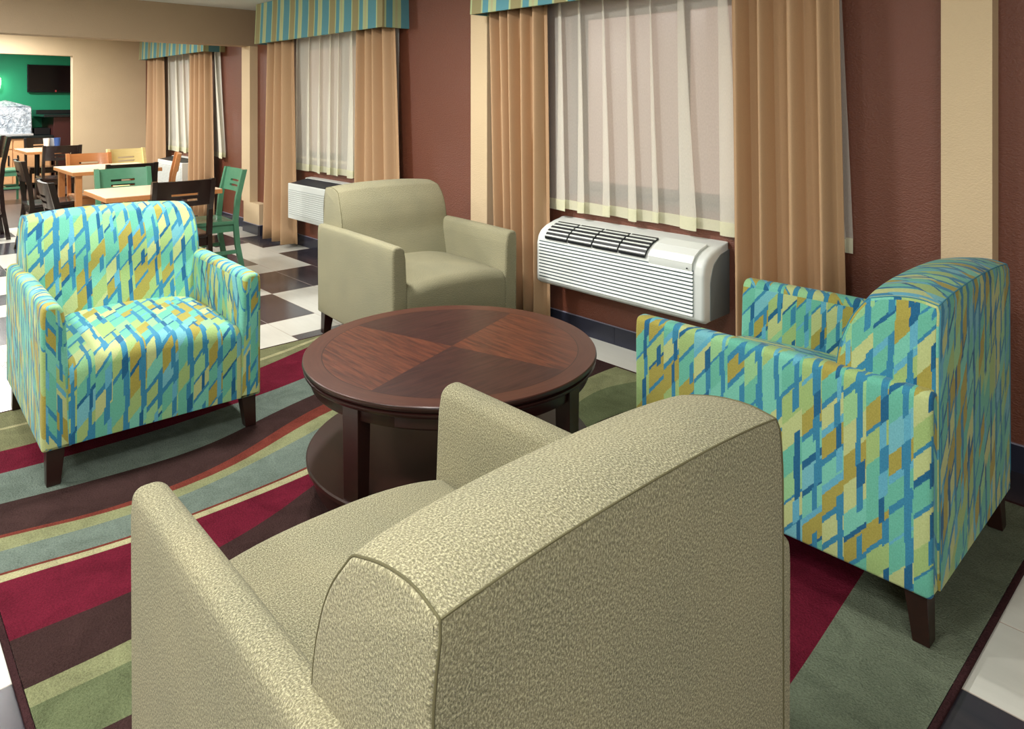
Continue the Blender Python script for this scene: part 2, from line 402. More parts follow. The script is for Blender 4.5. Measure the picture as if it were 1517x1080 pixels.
basebrd('baseboard_right', [br(-11.3, -7.62, WY), (-7.62, WY, -7.62, WYP) if 0 else br(-7.62, -7.225, WYP), (-7.225, WYP, -7.225, WY), br(-7.214, -3.8, WY), br(-3.8, -3.63, WYP), (-3.63, WYP, -3.63, WY),
        br(-3.62, -.917, WY), br(-.917, -.745, WYP), (-.745, WYP, -.745, WY), br(-.734, 2.99, WY)])
basebrd('baseboard_back', [(XB, 2.308, XB, WY-.012)])
# windows
for k, (a, b) in enumerate(WIN):
    m = MB(); t = .045; y0, y1 = WY+.05, WY+.11
    m.box(a, b, y0, y1, WZ0, WZ0+t); m.box(a, b, y0, y1, WZ1-t, WZ1); m.box(a, a+t, y0, y1, WZ0, WZ1); m.box(b-t, b, y0, y1, WZ0, WZ1)
    c = (a+b)/2; m.box(c-.02, c+.02, y0, y1, WZ0, WZ1)
    w = struct(m.build('window_%d' % (k+1), ALU, bevel=.004))
    MB().box(a+t, b-t, y0+.028, y0+.034, WZ0+t, WZ1-t).build('pane', GLASS, w)
    MB().box(a, b, WY-.02, WY+.05, WZ0-.02, WZ0).build('sill', CREAM if k else ALU, w)

# ------------------------------------------------------------------ armchairs
def rounded_poly(pts, rads, n=6):
    out = []; N = len(pts)
    for i in range(N):
        p = Vector(pts[i]); a = Vector(pts[i-1]); b = Vector(pts[(i+1) % N]); r = rads[i]
        if r <= 0: out.append(tuple(p)); continue
        u = (a-p); v = (b-p); lu, lv = u.length, v.length; u.normalize(); v.normalize()
        ang = u.angle(v); d = min(r/math.tan(ang/2), lu*.49, lv*.49); rr = d*math.tan(ang/2)
        c = p+(u+v).normalized()*(rr/sin(ang/2)); s = p+u*d-c; e = p+v*d-c
        a0 = atan2(s.y, s.x); a1 = atan2(e.y, e.x); da = (a1-a0+pi) % (2*pi)-pi
        for k in range(n+1): out.append((c.x+rr*cos(a0+da*k/n), c.y+rr*sin(a0+da*k/n)))
    return out
def resample(poly, step):
    out = []; N = len(poly)
    for i in range(N):
        a, b = Vector(poly[i]), Vector(poly[(i+1) % N]); L = (b-a).length; n = max(1, int(L/step+.5))
        for k in range(n): out.append(tuple(a.lerp(b, k/n)))
    return out
def loft(mb, prof, stations, place, r, disp=None, inner=None):
    """prof: closed 2-D profile; stations: extrusion positions s0..s1; place(p, s)->3-D; r: edge rounding at both ends."""
    N = len(prof); P = [Vector(p) for p in prof]
    area = sum(P[i].x*P[(i+1) % N].y-P[(i+1) % N].x*P[i].y for i in range(N)); sg = 1 if area > 0 else -1
    nor = []
    for i in range(N):
        d = (P[(i+1) % N]-P[i-1]).normalized(); nor.append(Vector((d.y, -d.x))*sg)
    s0, s1 = stations[0], stations[-1]; ss = []
    K = 4
    for k in range(K): th = pi/2*k/K; ss.append((s0+r*(1-sin(th)), 1-cos(th)))
    ss = [(s0+r*(1-sin(pi/2*(k)/K)), 0) for k in range(0)]
    full = [(s0+r-r*cos(pi/2*k/K), r-r*sin(pi/2*k/K)) for k in range(K)]
    mid = [(s, 0.) for s in stations if s0+r*1.01 < s < s1-r*1.01]
    full = full+[(s0+r, 0.)]+mid+[(s1-r, 0.)]+[(s1-r+r*cos(pi/2*k/K), r-r*sin(pi/2*k/K)) for k in range(K-1, -1, -1)]
    arc = [0]
    for i in range(N): arc.append(arc[-1]+(P[(i+1) % N]-P[i]).length)
    vs = []
    for s, ins in full:
        for i in range(N):
            p = P[i]-nor[i]*ins
            q = Vector(place(p, s))
            if disp: q = q+Vector(disp(p, s, arc[i]))
            vs.append(q)
    fs = []; uvs = []
    for a in range(len(full)-1):
        for i in range(N):
            j = (i+1) % N; f = (a*N+i, a*N+j, (a+1)*N+j, (a+1)*N+i); sa, sb = full[a][0], full[a+1][0]
            fs.append(f); va, vb = arc[i], arc[i+1]
            if inner and inner((P[i]+P[j])/2): va, vb = P[i].y+3, P[j].y+3
            uvs.append([(sa, va), (sa, vb), (sb, vb), (sb, va)])
    fs.append(tuple(range(N))[::-1]); uvs.append([(P[i].x, P[i].y) for i in range(N)][::-1])
    o = (len(full)-1)*N; fs.append(tuple(o+i for i in range(N))); uvs.append([(P[i].x, P[i].y) for i in range(N)])
    t0 = Vector(vs[fs[0][1]])-Vector(vs[fs[0][0]]);
    mb.add(vs, fs, uvs)
def fix_normals(o):
    import bmesh
    b = bmesh.new(); b.from_mesh(o.data); bmesh.ops.recalc_face_normals(b, faces=b.faces); b.to_mesh(o.data); b.free()

CW, CD, HL, AH, BW = .398, .915, .129, .648, .358
BACKP = [(.60, .16), (.60, .42), (.655, .60), (.668, .70), (.698, .785), (.741, .850), (.80, .866), (.86, .869), (.912, .858), (.917, .84), (.919, .14)]
def make_armchair(kind, label, loc, rz):
    mat, sm = (OLIVE, SEAM_O) if kind == 'olive' else (MOSAIC, SEAM_M)
    root = thing('armchair', label, 'armchair', loc, rz)
    # seat: profile in (y, z), extruded across x and crowned
    prof = rounded_poly([(.66, .135), (-.004, .135), (-.004, .436), (.3, .45), (.66, .445)], [0, .004, .055, .3, 0], 8)
    prof = resample(prof, .03); sw = CW-.082
    def dsp(p, s, a):
        k = max(0, 1-(abs(s)/sw)**2.6); top = max(0, min(1, (p.y-.30)/.11))
        fr = max(0, 1-abs(p.y-.32)/.2)*(1 if p.x < .05 else 0)
        return (0, -.012*fr*k, (.036*k-.012)*top)
    mb = MB(); loft(mb, prof, [sw*(-1+2*i/20) for i in range(21)], lambda p, s: (s, p.x, p.y), .012, dsp)
    o = mb.build('seat', mat, root, smooth=50); fix_normals(o)
    # back
    prof = rounded_poly(BACKP, [0, .3, .3, .3, .3, .022, .3, .3, .005, .004, 0], 5); prof = resample(prof, .03)
    def place(p, s):
        w = 1-.06*max(0, min(1, (p.y-.74)/.15))**2
        return (s*w, p.x, p.y)
    def dsp(p, s, a):
        k = max(0, 1-(abs(s)/BW)**2.5); top = max(0, min(1, (p.y-.80)/.08)); fr = 1 if p.x < .75 else 0
        dx = 0
        e = max(0, abs(s)-(BW-.05))/.05
        wt = max(0, min(1, (.88-p.x)/.14)); return (0, -.022*k*max(0, min(1, (.80-p.x)/.1)), .022*k*top - .010*top*e*e*wt)
    mb = MB(); loft(mb, prof, [BW*(-1+2*i/26) for i in range(27)], place, .007, dsp)
    o = mb.build('backrest', mat, root, smooth=50); fix_normals(o)
    sb = MB()
    for sx in (-1, 1):
        pts = []
        for p in prof:
            if p[1] > (.6 if p[0] < .8 else .145):
                q = Vector(place(Vector(p), sx*(BW-.0035)))+Vector(dsp(Vector(p), sx*(BW-.0035), 0)); pts.append(q)
        i0 = max(range(len(pts)), key=lambda i: (pts[i]-pts[i-1]).length); pts = pts[i0:]+pts[:i0]
        sb.tube(pts, .0017, 6)
    pts = []
    for i in range(31):
        s = (BW-.004)*(-1+2*i/30); p = Vector((.912, .858)); pts.append(Vector(place(p, s))+Vector(dsp(p, s, 0)))
    sb.tube(pts, .0017, 6)
    o = sb.build('seam', sm, root, smooth=60); o['label'] = 'darker stitched seam around the backrest'
    # arms: profile in (x, z), extruded along y
    for sx in (-1, 1):
        prof = rounded_poly([(CW-.098, HL), (CW-.002, HL), (CW, .6), (CW-.004, AH), (CW-.066, AH), (CW-.078, .58)], [.004, .01, .3, .022, .034, .12], 6)
        prof = resample(prof, .035)
        def dsp(p, s, a):
            t = max(0, min(1, (p.y-.5)/.12)); k = max(0, 1-((s-.46)/.46)**2)
            return (-.006*sx*0, 0, .004*k*t)
        mb = MB(); loft(mb, prof, [.913*i/22 for i in range(23)], lambda p, s: (sx*p.x, s, p.y), .013, dsp, lambda q: q.x < CW-.06 and q.y < .615)
        o = mb.build('armrest', mat, root, smooth=50); fix_normals(o)
    # tapered legs
    for sx in (-1, 1):
        for fr in (0, 1):
            ya, yb = (.018, .075) if fr == 0 else (CD-.075, CD-.018)
            xa, xb = CW-.078, CW-.018
            sh = -.006 if fr == 0 else .006
            b = [(xa+.016, ya+(.0 if fr == 0 else .016)+sh, 0), (xb, ya+(.0 if fr == 0 else .016)+sh, 0), (xb, yb-(.016 if fr == 0 else 0)+sh, 0), (xa+.016, yb-(.016 if fr == 0 else 0)+sh, 0)]
            t = [(xa, ya, HL+.008), (xb, ya, HL+.008), (xb, yb, HL+.008), (xa, yb, HL+.008)]
            if sx < 0: b = [(-x, y, z) for x, y, z in b][::-1]; t = [(-x, y, z) for x, y, z in t][::-1]
            MB().hexa(b, t).build('leg', ESP, root, bevel=.002)
    MB().box(-CW+.03, CW-.03, .03, CD-.03, HL-.002, HL+.02).build('base_frame', BLACKM, root)
    return root
RZ = .013   # the legs stand on the rug pile
make_armchair('mosaic', 'teal and lime patterned armchair seen from the front, beside the round table', (-2.987, .9105, RZ), 1.5472)
make_armchair('olive', 'olive tweed armchair with its back to the window wall, beyond the round table', (-2.988, 2.396, RZ), 1.4943)
make_armchair('mosaic', 'teal and lime patterned armchair seen from behind, close to the tan drapes', (-1.5145, 2.3764, RZ), -1.5622)
make_armchair('olive', 'olive tweed armchair seen from behind, largest and closest of the chairs', (-1.4865, .795, RZ), -1.5852)

# ------------------------------------------------------------------ coffee table
TX, TY, TR = -2.038, 1.601, .5175
root = thing('coffee_table', 'round dark mahogany coffee table with quartered veneer top and lower shelf', 'coffee table', (TX, TY, RZ), 0)
mb = MB().lathe([(.3, .462), (TR-.008, .462), (TR-.004, .468), (TR-.004, .474), (TR-.012, .478), (TR-.012, .481), (TR-.002, .484), (TR, .489), (TR-.001, .496), (TR-.003, .4985), (.2, .4985)], n=128)
mb.build('table_rim', MAH, root, smooth=True)
MB().lathe([(.3, .4975), (TR-.002, .4975), (TR-.004, .5), (.2, .5)], n=128).build('tabletop', VEN, root, smooth=True)
mb = MB().lathe([(.46, .42), (.488, .42), (.490, .424), (.490, .463), (.46, .463)], n=128)
mb.build('apron', MAH, root, smooth=True)
def arcpanel(mb, a0, a1, r0, r1, z0, z1, n=12):
    vs = []; fs = []
    for k in range(n+1):
        a = a0+(a1-a0)*k/n
        for r, z in ((r0, z0), (r1, z0), (r1, z1), (r0, z1)): vs.append((r*cos(a), r*sin(a), z))
    for k in range(n):
        for q in range(4): fs.append((k*4+q, k*4+(q+1) % 4, (k+1)*4+(q+1) % 4, (k+1)*4+q))
    fs += [(3, 2, 1, 0), tuple(n*4+q for q in range(4))]
    mb.add(vs, fs)
m = MB(); arcpanel(m, radians(-58), radians(-16), .485, .494, .424, .459); o = m.build('drawer_front', MAH, root, bevel=.002); fix_normals(o)
mb = MB().lathe([(.2, .150), (.497, .150), (.503, .154), (.504, .166), (.500, .171), (.2, .171)], n=128)
mb.build('shelf', m_wood('mahogany shelf', srgb(34, 17, 14), srgb(56, 28, 22), .38, 3, .8, .0), root, smooth=True)
MB().lathe([(.44, .085), (.476, .085), (.478, .09), (.478, .152), (.44, .152)], n=96).build('shelf_apron', MAH, root, smooth=True)
for a in (-76, 14, 104, 194):
    A = radians(a); R = Matrix.Rotation(A, 4, 'Z')
    q = lambda w, r0, r1, z: [R @ Vector((r0, -w, z)), R @ Vector((r1, -w, z)), R @ Vector((r1, w, z)), R @ Vector((r0, w, z))]
    MB().hexa(q(.029, .450, .494, 0), q(.033, .444, .4985, .463)).build('leg', MAH, root, bevel=.002)

# ------------------------------------------------------------------ rug
def interp(tb, y):
    if y <= tb[0][0]: return tb[0][1]
    for (a, b), (c, d) in zip(tb, tb[1:]):
        if y <= c:
            t = (y-a)/(c-a); return b+(d-b)*t
    return tb[-1][1]
def smoothed(tb):
    def f(y): return sum(interp(tb, y+d)*w for d, w in ((-.16, .15), (-.08, .2), (0, .3), (.08, .2), (.16, .15)))
    return f
RX0, RX1, RY0, RY1 = -3.885, -.52, .295, 2.955
B = [
 ('olive', [(.3, -3.70), (1.0, -3.66), (1.647, -3.735), (1.945, -3.82), (2.15, -3.885)]),
 ('cream', [(.3, -3.68), (1.0, -3.635), (1.647, -3.705), (1.945, -3.79), (2.2, -3.885)]),
 ('olive', [(.3, -3.47), (.55, -3.43), (1.1, -3.49), (1.6, -3.611), (1.878, -3.72), (2.3, -3.885)]),
 ('red', [(.3, -3.26), (.545, -3.226), (1.0, -3.22), (1.455, -3.281), (1.677, -3.322), (2.2, -3.5), (2.95, -3.8)]),
 ('teal', [(.3, -3.02), (.58, -2.962), (1.016, -2.925), (1.236, -2.99), (1.4, -3.055), (1.58, -3.10), (2.2, -3.25), (2.95, -3.5)]),
 ('brown', [(.3, -2.81), (.535, -2.734), (.722, -2.703), (.9, -2.723), (1.075, -2.75), (1.33, -2.879), (1.53, -2.97), (2.2, -3.1), (2.95, -3.3)]),
 ('rust', [(.3, -2.79), (.535, -2.714), (.722, -2.675), (.9, -2.685), (1.075, -2.70), (1.33, -2.809), (1.53, -2.89), (2.2, -3.0), (2.95, -3.1)]),
 ('lime', [(.3, -2.70), (.6, -2.63), (.9, -2.62), (1.3, -2.72), (1.6, -2.82), (2.95, -3.0)]),
 ('teal', [(.3, -2.575), (.493, -2.522), (.666, -2.493), (.907, -2.49), (1.256, -2.505), (2.95, -2.85)]),
 ('rust', [(.3, -2.563), (.493, -2.510), (.666, -2.481), (.907, -2.478), (1.256, -2.493), (2.95, -2.8)]),
 ('cream', [(.3, -2.52), (.486, -2.482), (.656, -2.453), (.905, -2.447), (1.249, -2.455), (2.95, -2.75)]),
 ('red', [(.3, -2.221), (.436, -2.222), (.586, -2.20), (.901, -2.252), (1.085, -2.299), (1.162, -2.348), (1.35, -2.43), (2.95, -2.74)]),
 ('brown', [(.3, -2.017), (.54, -2.01), (1.2, -2.1), (2.0, -2.24), (2.808, -2.384), (2.942, -2.36)]),
 ('lime', [(.3, -1.948), (.54, -1.935), (1.2, -1.98), (2.0, -2.1), (2.7, -2.255), (2.95, -2.12)]),
 ('moss', [(.3, -1.785), (.54, -1.76), (1.2, -1.8), (2.4, -2.03), (2.6, -1.98), (2.95, -1.95)]),
 ('brown', [(.3, -1.55), (1.5, -1.6), (2.95, -1.8)]),
 ('teal', [(.3, -1.25), (1.5, -1.3), (2.95, -1.4)]),
 ('red', [(.3, -.74), (1.675, -.798), (1.834, -.811), (2.033, -.828), (2.95, -.9)]),
 ('sage', [(.3, RX1), (2.95, RX1)]),
]
names = ['olive', 'cream', 'red', 'teal', 'brown', 'rust', 'lime', 'moss', 'sage']
ny = 54; bd = .016; m = MB(); fns = [smoothed(b[1]) for b in B]
cols = []
for j in range(ny+1):
    y = RY0+bd+(RY1-RY0-2*bd)*j/ny; row = [RX0+bd]
    for k, f in enumerate(fns):
        x = f(y) if k < len(fns)-1 else RX1-bd
        row.append(min(max(x, row[-1]), RX1-bd))
    cols.append((y, row))
for j in range(ny):
    (ya, ra), (yb, rb) = cols[j], cols[j+1]
    for k in range(len(B)):
        if ra[k+1]-ra[k] < 1e-6 and rb[k+1]-rb[k] < 1e-6: continue
        n = 4 if max(ra[k+1]-ra[k], rb[k+1]-rb[k]) > .1 else 1
        for q in range(n):
            a0, a1 = ra[k]+(ra[k+1]-ra[k])*q/n, ra[k]+(ra[k+1]-ra[k])*(q+1)/n; b0, b1 = rb[k]+(rb[k+1]-rb[k])*q/n, rb[k]+(rb[k+1]-rb[k])*(q+1)/n
            m.add([(a0, ya, .012), (a1, ya, .012), (b1, yb, .012), (b0, yb, .012)], [(0, 1, 2, 3)], mi=names.index(B[k][0]))
rug = m.build('area_rug', [RUGC[n] for n in names])
tag(rug, 'wavy striped area rug in maroon, brown and sage under the armchairs', 'rug')
m = MB(); z = .0125
m.box(RX0, RX1, RY0, RY0+bd, 0, z); m.box(RX0, RX1, RY1-bd, RY1, 0, z); m.box(RX0, RX0+bd, RY0+bd, RY1-bd, 0, z); m.box(RX1-bd, RX1, RY0+bd, RY1-bd, 0, z)
o = m.build('binding', RUGC['dark'], rug, bevel=.004); o['label'] = 'dark maroon bound edge'

# ------------------------------------------------------------------ drapes, sheers, valances
def cloth_sheet(x0, x1, yc, z0, z1, folds, amp, mat, name, parent=None, th=.003, seed=0, topg=.8, flare=0, sharp=1.0, lean=0, nx=None, zb=None, nz=16, x0b=None, x1b=None):
    rnd = random.Random(seed); nx = nx or folds*26
    wid = [rnd.uniform(.7, 1.35) for _ in range(folds)]; tot = sum(wid); edges = [0]
    for w in wid: edges.append(edges[-1]+w/tot)
    am = [rnd.uniform(.75, 1.0) for _ in range(folds)]
    over = [rnd.uniform(.6, 1.0)*lean for _ in range(folds)]
    over = [rnd.uniform(.7, 1.0)*lean for _ in range(folds)]
    def fold(u):
        for k in range(folds):
            if u <= edges[k+1]+1e-9:
                w = edges[k+1]-edges[k]; t = (u-edges[k])/w
                if th: f = max(0, sin(pi*min(1, max(0, (t-.25)/.5))))**sharp
                else: f = (.5-.5*cos(2*pi*t))**sharp
                # the lobe bulges sideways over its neighbouring gap
                return f*am[k], edges[k]+w*(t+over[k]*sin(2*pi*t-.5)+over[k]*.479)
        return 0, u
    vs = []; fs = []; uv = []
    for j in range(nz+1):
        t = j/nz; z = z0+(z1-z0)*t
        a = amp*(1-(1-topg)*t)
        xa = x0+((x0b if x0b is not None else x0)-x0)*(1-t); xb = x1+((x1b if x1b is not None else x1)-x1)*(1-t)
        for i in range(nx+1):
            u = i/nx; wob = .006*sin(9*u+3*t+seed)*(1-t)
            ff, uu = fold(u); uu = u+(uu-u)*(1-.35*t) if lean else u
            x = xa+(xb-xa)*uu
            y = yc+amp*.5-a*ff+wob
            zz = z
            if j == 0 and zb: zz = z0+zb(u)
            vs.append((x, y, zz))
    N = len(vs)
    for j in range(nz):
        for i in range(nx):
            a = j*(nx+1)+i; fs.append((a, a+1, a+nx+2, a+nx+1)); w = (x1-x0)*2.0
            uv.append([(i/nx*w, vs[a][2]), ((i+1)/nx*w, vs[a+1][2]), ((i+1)/nx*w, vs[a+nx+2][2]), (i/nx*w, vs[a+nx+1][2])])
    m = MB(); m.add(vs, fs, uv); o = m.build(name, mat, parent, smooth=80)
    if th:
        so = o.modifiers.new('thick', 'SOLIDIFY'); so.thickness = th; so.offset = 0
    return o
def drape(x0, x1, label, seed, folds, yc=3.08, amp=.12, z0=.035, x0b=None, x1b=None):
    o = cloth_sheet(x0, x1, yc, z0, 2.0, folds, amp, TAN, 'drape', seed=seed, sharp=.6, lean=.05, x0b=x0b, x1b=x1b, topg=.75)
    return tag(o, label, 'curtain', 'tan drapes along the window wall')
def sheer(x0, x1, label, seed, folds, mat=None, yc=3.184, z0=.735, amp=.045, x0b=None, x1b=None):
    hz = .062
    o = cloth_sheet(x0, x1, yc, z0+hz, 2.0, folds, amp, mat or SHEER, 'sheer_curtain', seed=seed, sharp=.8, lean=.5, th=0, topg=.9, x0b=x0b, x1b=x1b, nx=folds*20)
    tag(o, label, 'curtain', 'white sheers behind the drapes')
    # hem shares the bottom row of the sheer
    me = o.data; nx = folds*20; row = [me.vertices[i].co.copy() for i in range(nx+1)]
    m = MB(); vs = [(p.x, p.y-.0015, z0+.006*sin(i*.21+seed)) for i, p in enumerate(row)]+[(p.x, p.y-.0015, p.z) for p in row]
    m.add(vs, [(i, i+1, nx+2+i, nx+1+i) for i in range(nx)])
    h = m.build('hem', HEM, o, smooth=80); h['label'] = 'denser cream hem band'
    return o
def valance(x0, x1, label):
    y0, z0, z1 = 3.0, 1.955, CZ-.003
    root = thing('valance', label, 'valance', (x0, WY, z0), 0, 'striped valances over the windows')
    L = x1-x0; D = WY-y0; m = MB(); t = .02; h = z1-z0
    vs = []; e = .012
    for (q, z) in ((0, 0), (1, .0), (1, h), (0, h)):
        k = t*q; fl = (.012 if z == 0 else 0)
        vs += [(k-fl, 0, z), (k-fl, -D+k-fl, z), (L-k+fl, -D+k-fl, z), (L-k+fl, 0, z)]
    lens = [-D, 0, L, L+D]; fs = []; uvs = []
    for r in range(4):
        r2 = (r+1) % 4
        for c in range(3):
            fs.append((r*4+c, r*4+c+1, r2*4+c+1, r2*4+c)); za, zb_ = vs[r*4][2], vs[r2*4][2]
            uvs.append([(lens[c], za), (lens[c+1], za), (lens[c+1], zb_), (lens[c], zb_)])
    fs += [(0, 4, 8, 12), (3, 15, 11, 7)]; uvs += [None, None]
    m.add(vs, fs, uvs); o = m.build('valance_cover', STRIPE, root); fix_normals(o)
    mb2 = MB().box(t+.003, L-t-.003, -D+t+.003, -.002, h-.02, h-.001); mb2.build('top_board', HONEY, root)
    MB().tube([(.03, -.11, .09), (L-.03, -.11, .09)], .012, 10).build('curtain_rod', ALU, root)
    return root
# window 1 (nearest)
valance(-3.60, -1.235, 'striped teal and ochre valance over the nearest window, cut by the frame')
valance(-6.95, -4.665, 'striped teal and ochre valance over the middle window next to the beam')
valance(-10.75, -8.36, 'striped valance over the far dining room window, beyond the beam')
drape(-3.56, -3.06, 'tan drape between the slim pilaster and the near air conditioner', 3, 5, x0b=-3.46, x1b=-3.03, z0=.03)
drape(-1.82, -1.31, 'wide tan drape hanging behind the patterned armchair seen from behind', 11, 4, x0b=-1.79, x1b=-1.27, amp=.125, z0=.03)
drape(-6.88, -6.42, 'tan drape beside the stepped ledge, left of the middle window', 5, 3, x0b=-6.95, x1b=-6.36)
drape(-5.22, -4.71, 'tan drape right of the middle window, behind the far olive armchair', 8, 4, x0b=-5.24, x1b=-4.60, z0=.03)
drape(-10.70, -10.2, 'tan drape in the corner by the dining room back wall', 9, 3, x0b=-10.75, x1b=-10.1)
drape(-9.05, -8.5, 'tan drape behind the green chair, right of the far window', 10, 4, x0b=-9.05, x1b=-8.42)
sheer(-3.12, -1.33, 'sheer white curtain over the nearest window above the white air conditioner', 4, 9, x1b=-1.275)
sheer(-6.60, -4.75, 'sheer white curtain over the middle window', 6, 9, SHEER_D, x0b=-6.67)
sheer(-10.3, -8.42, 'sheer white curtain over the far dining room window', 12, 8, SHEER_D, x1b=-8.27)

# ------------------------------------------------------------------ air conditioners
def air_conditioner_big(x0, x1, label):
    root = thing('air_conditioner', label, 'air conditioner', (x0, WY, 0), 0)
    L = x1-x0; yf = -.235; z0, z1 = .318, .692
    prof = [(0, z0+.02), (-.20, z0), (yf, z0+.02), (yf, .555), (-.225, .60), (-.20, .632), (-.16, .655), (-.09, .675), (0, .69)]
    prof = rounded_poly(prof, [0, .02, .02, .05, .05, .05, .05, .05, 0], 3)
    mb = MB(); loft(mb, prof, [0, L*.25, L*.5, L*.75, L], lambda p, s: (s, p.x, p.y), .018)
    o = mb.build('casing', WHITE_AC, root, smooth=45); fix_normals(o)
    sp = rounded_poly([(-.002, .336), (-.178, .330), (-.178, .52), (-.150, .598), (-.085, .640), (-.002, .655)], [0, .01, .12, .06, .06, 0], 5)
    mb = MB(); loft(mb, sp, [L-.02, L+.003], lambda p, s: (s, p.x, p.y), .002)
    o = mb.build('wall_sleeve', plain('slate grey sleeve', srgb(118, 128, 130), .5), root, smooth=30); fix_normals(o)
    # front louvres: twelve slats proud of the casing
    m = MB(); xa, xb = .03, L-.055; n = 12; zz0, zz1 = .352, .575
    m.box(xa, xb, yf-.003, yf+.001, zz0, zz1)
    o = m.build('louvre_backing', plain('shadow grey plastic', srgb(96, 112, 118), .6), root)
    m = MB()
    for k in range(n):
        a = zz0+(zz1-zz0)*k/n; b = a+(zz1-zz0)/n
        m.hexa([(xa, yf-.003, a+.001), (xb, yf-.003, a+.001), (xb, yf-.011, a+.0035), (xa, yf-.011, a+.0035)][::-1], [(xa, yf-.003, b-.0055), (xb, yf-.003, b-.0055), (xb, yf-.006, b-.0065), (xa, yf-.006, b-.0065)][::-1])
    o = m.build('louvre', WHITE_AC, root); fix_normals(o)
    # top discharge grille in four sections on the sloping shoulder
    def sh(t):   # point on the slope, 0 front .. 1 back
        P = [(yf-.0015, .60), (-.212, .6335), (-.17, .6575), (-.115, .674)]
        s = t*3; k = min(2, int(s)); f = s-k; a, b = P[k], P[k+1]; return (a[0]+(b[0]-a[0])*f, a[1]+(b[1]-a[1])*f)
    gm = MB(); sm_ = MB(); gx0, gx1 = .07, L-.335
    for q in range(4):
        a = gx0+(gx1-gx0)*q/4+.006; b = gx0+(gx1-gx0)*(q+1)/4-.006
        pts = [sh(t/6) for t in range(7)]
        for i in range(6):
            y0, zA = pts[i]; y1, zB = pts[i+1]; e = .004
            gm.hexa([(a, y0, zA-.01), (b, y0, zA-.01), (b, y1, zB-.01), (a, y1, zB-.01)], [(a, y0-e*.6, zA+e), (b, y0-e*.6, zA+e), (b, y1-e*.6, zB+e), (a, y1-e*.6, zB+e)])
        for k in range(5):
            y0, zA = sh((k+.15)/5); y1, zB = sh((k+.45)/5); e = .0075
            sm_.hexa([(a, y0, zA), (b, y0, zA), (b, y1, zB), (a, y1, zB)], [(a, y0-e*.6, zA+e), (b, y0-e*.6, zA+e), (b, y1-e*.6, zB+e), (a, y1-e*.6, zB+e)])
    o = gm.build('vent_opening', DARKGR, root); fix_normals(o); o = sm_.build('vent_slats', WHITE_AC, root); fix_normals(o)
    # control cover on the right shoulder
    m = MB(); a, b = L-.315, L-.06; pts = [(yf-.002, .568)]+[sh(t/6) for t in range(8)]
    pts = [(yf-.002, .568), (yf-.001, .60), (-.212, .6335), (-.17, .6575), (-.10, .678)]
    for i in range(4):
        (y0, zA), (y1, zB) = pts[i], pts[i+1]; e = .007
        m.hexa([(a, y0, zA-.004), (b, y0, zA-.004), (b, y1, zB-.004), (a, y1, zB-.004)], [(a, y0-e*.7, zA+e), (b, y0-e*.7, zA+e), (b, y1-e*.5, zB+e), (a, y1-e*.5, zB+e)])
    o = m.build('control_cover', WHITE_AC, root, bevel=.004); fix_normals(o)
    b2 = MB().tube([(L-.085, yf-.009, .583), (L-.085, yf-.014, .583)], .0035, 10).build('latch', DARKGR, root)
    return root
air_conditioner_big(-3.015, -1.885, 'large white wall air conditioner with four part top vent under the nearest sheer')
def air_conditioner_small(x0, x1, label, dark=NAVYGR):
    root = thing('air_conditioner', label, 'air conditioner', (x0, WY, 0), 0)
    L = x1-x0; yf = -.235
    MB().box(0, L, yf, 0, .315, .637).build('casing', WHITE_AC, root, bevel=.006)
    m = MB(); m.hexa([(.03, yf+.012, .636), (L-.03, yf+.012, .636), (L-.03, -.06, .636), (.03, -.06, .636)], [(.03, yf+.02, .640), (L-.03, yf+.02, .640), (L-.03, -.06, .668), (.03, -.06, .668)])
    m.build('top_vent', dark, root)
    MB().hexa([(0, -.06, .63), (L, -.06, .63), (L, 0, .63), (0, 0, .63)], [(0, -.06, .672), (L, -.06, .672), (L, 0, .678), (0, 0, .678)]).build('rear_ledge', WHITE_AC, root)
    m = MB(); n = 13; z0, z1 = .345, .58
    for k in range(n):
        a = z0+(z1-z0)*k/n; b = a+(z1-z0)/n*.72
        m.box(.02, L-.02, yf-.006, yf+.001, a, b)
    m.build('louvre', WHITE_AC, root)
    MB().box(.02, L-.02, yf-.001, yf+.002, z0, z1).build('louvre_backing', GREY_AC, root)
    return root
air_conditioner_small(-6.255, -5.27, 'white wall air conditioner with navy top vent, behind the far olive armchair')
air_conditioner_small(-10.0, -9.09, 'white air conditioner with grey vent under the far dining room window', DARKGR)

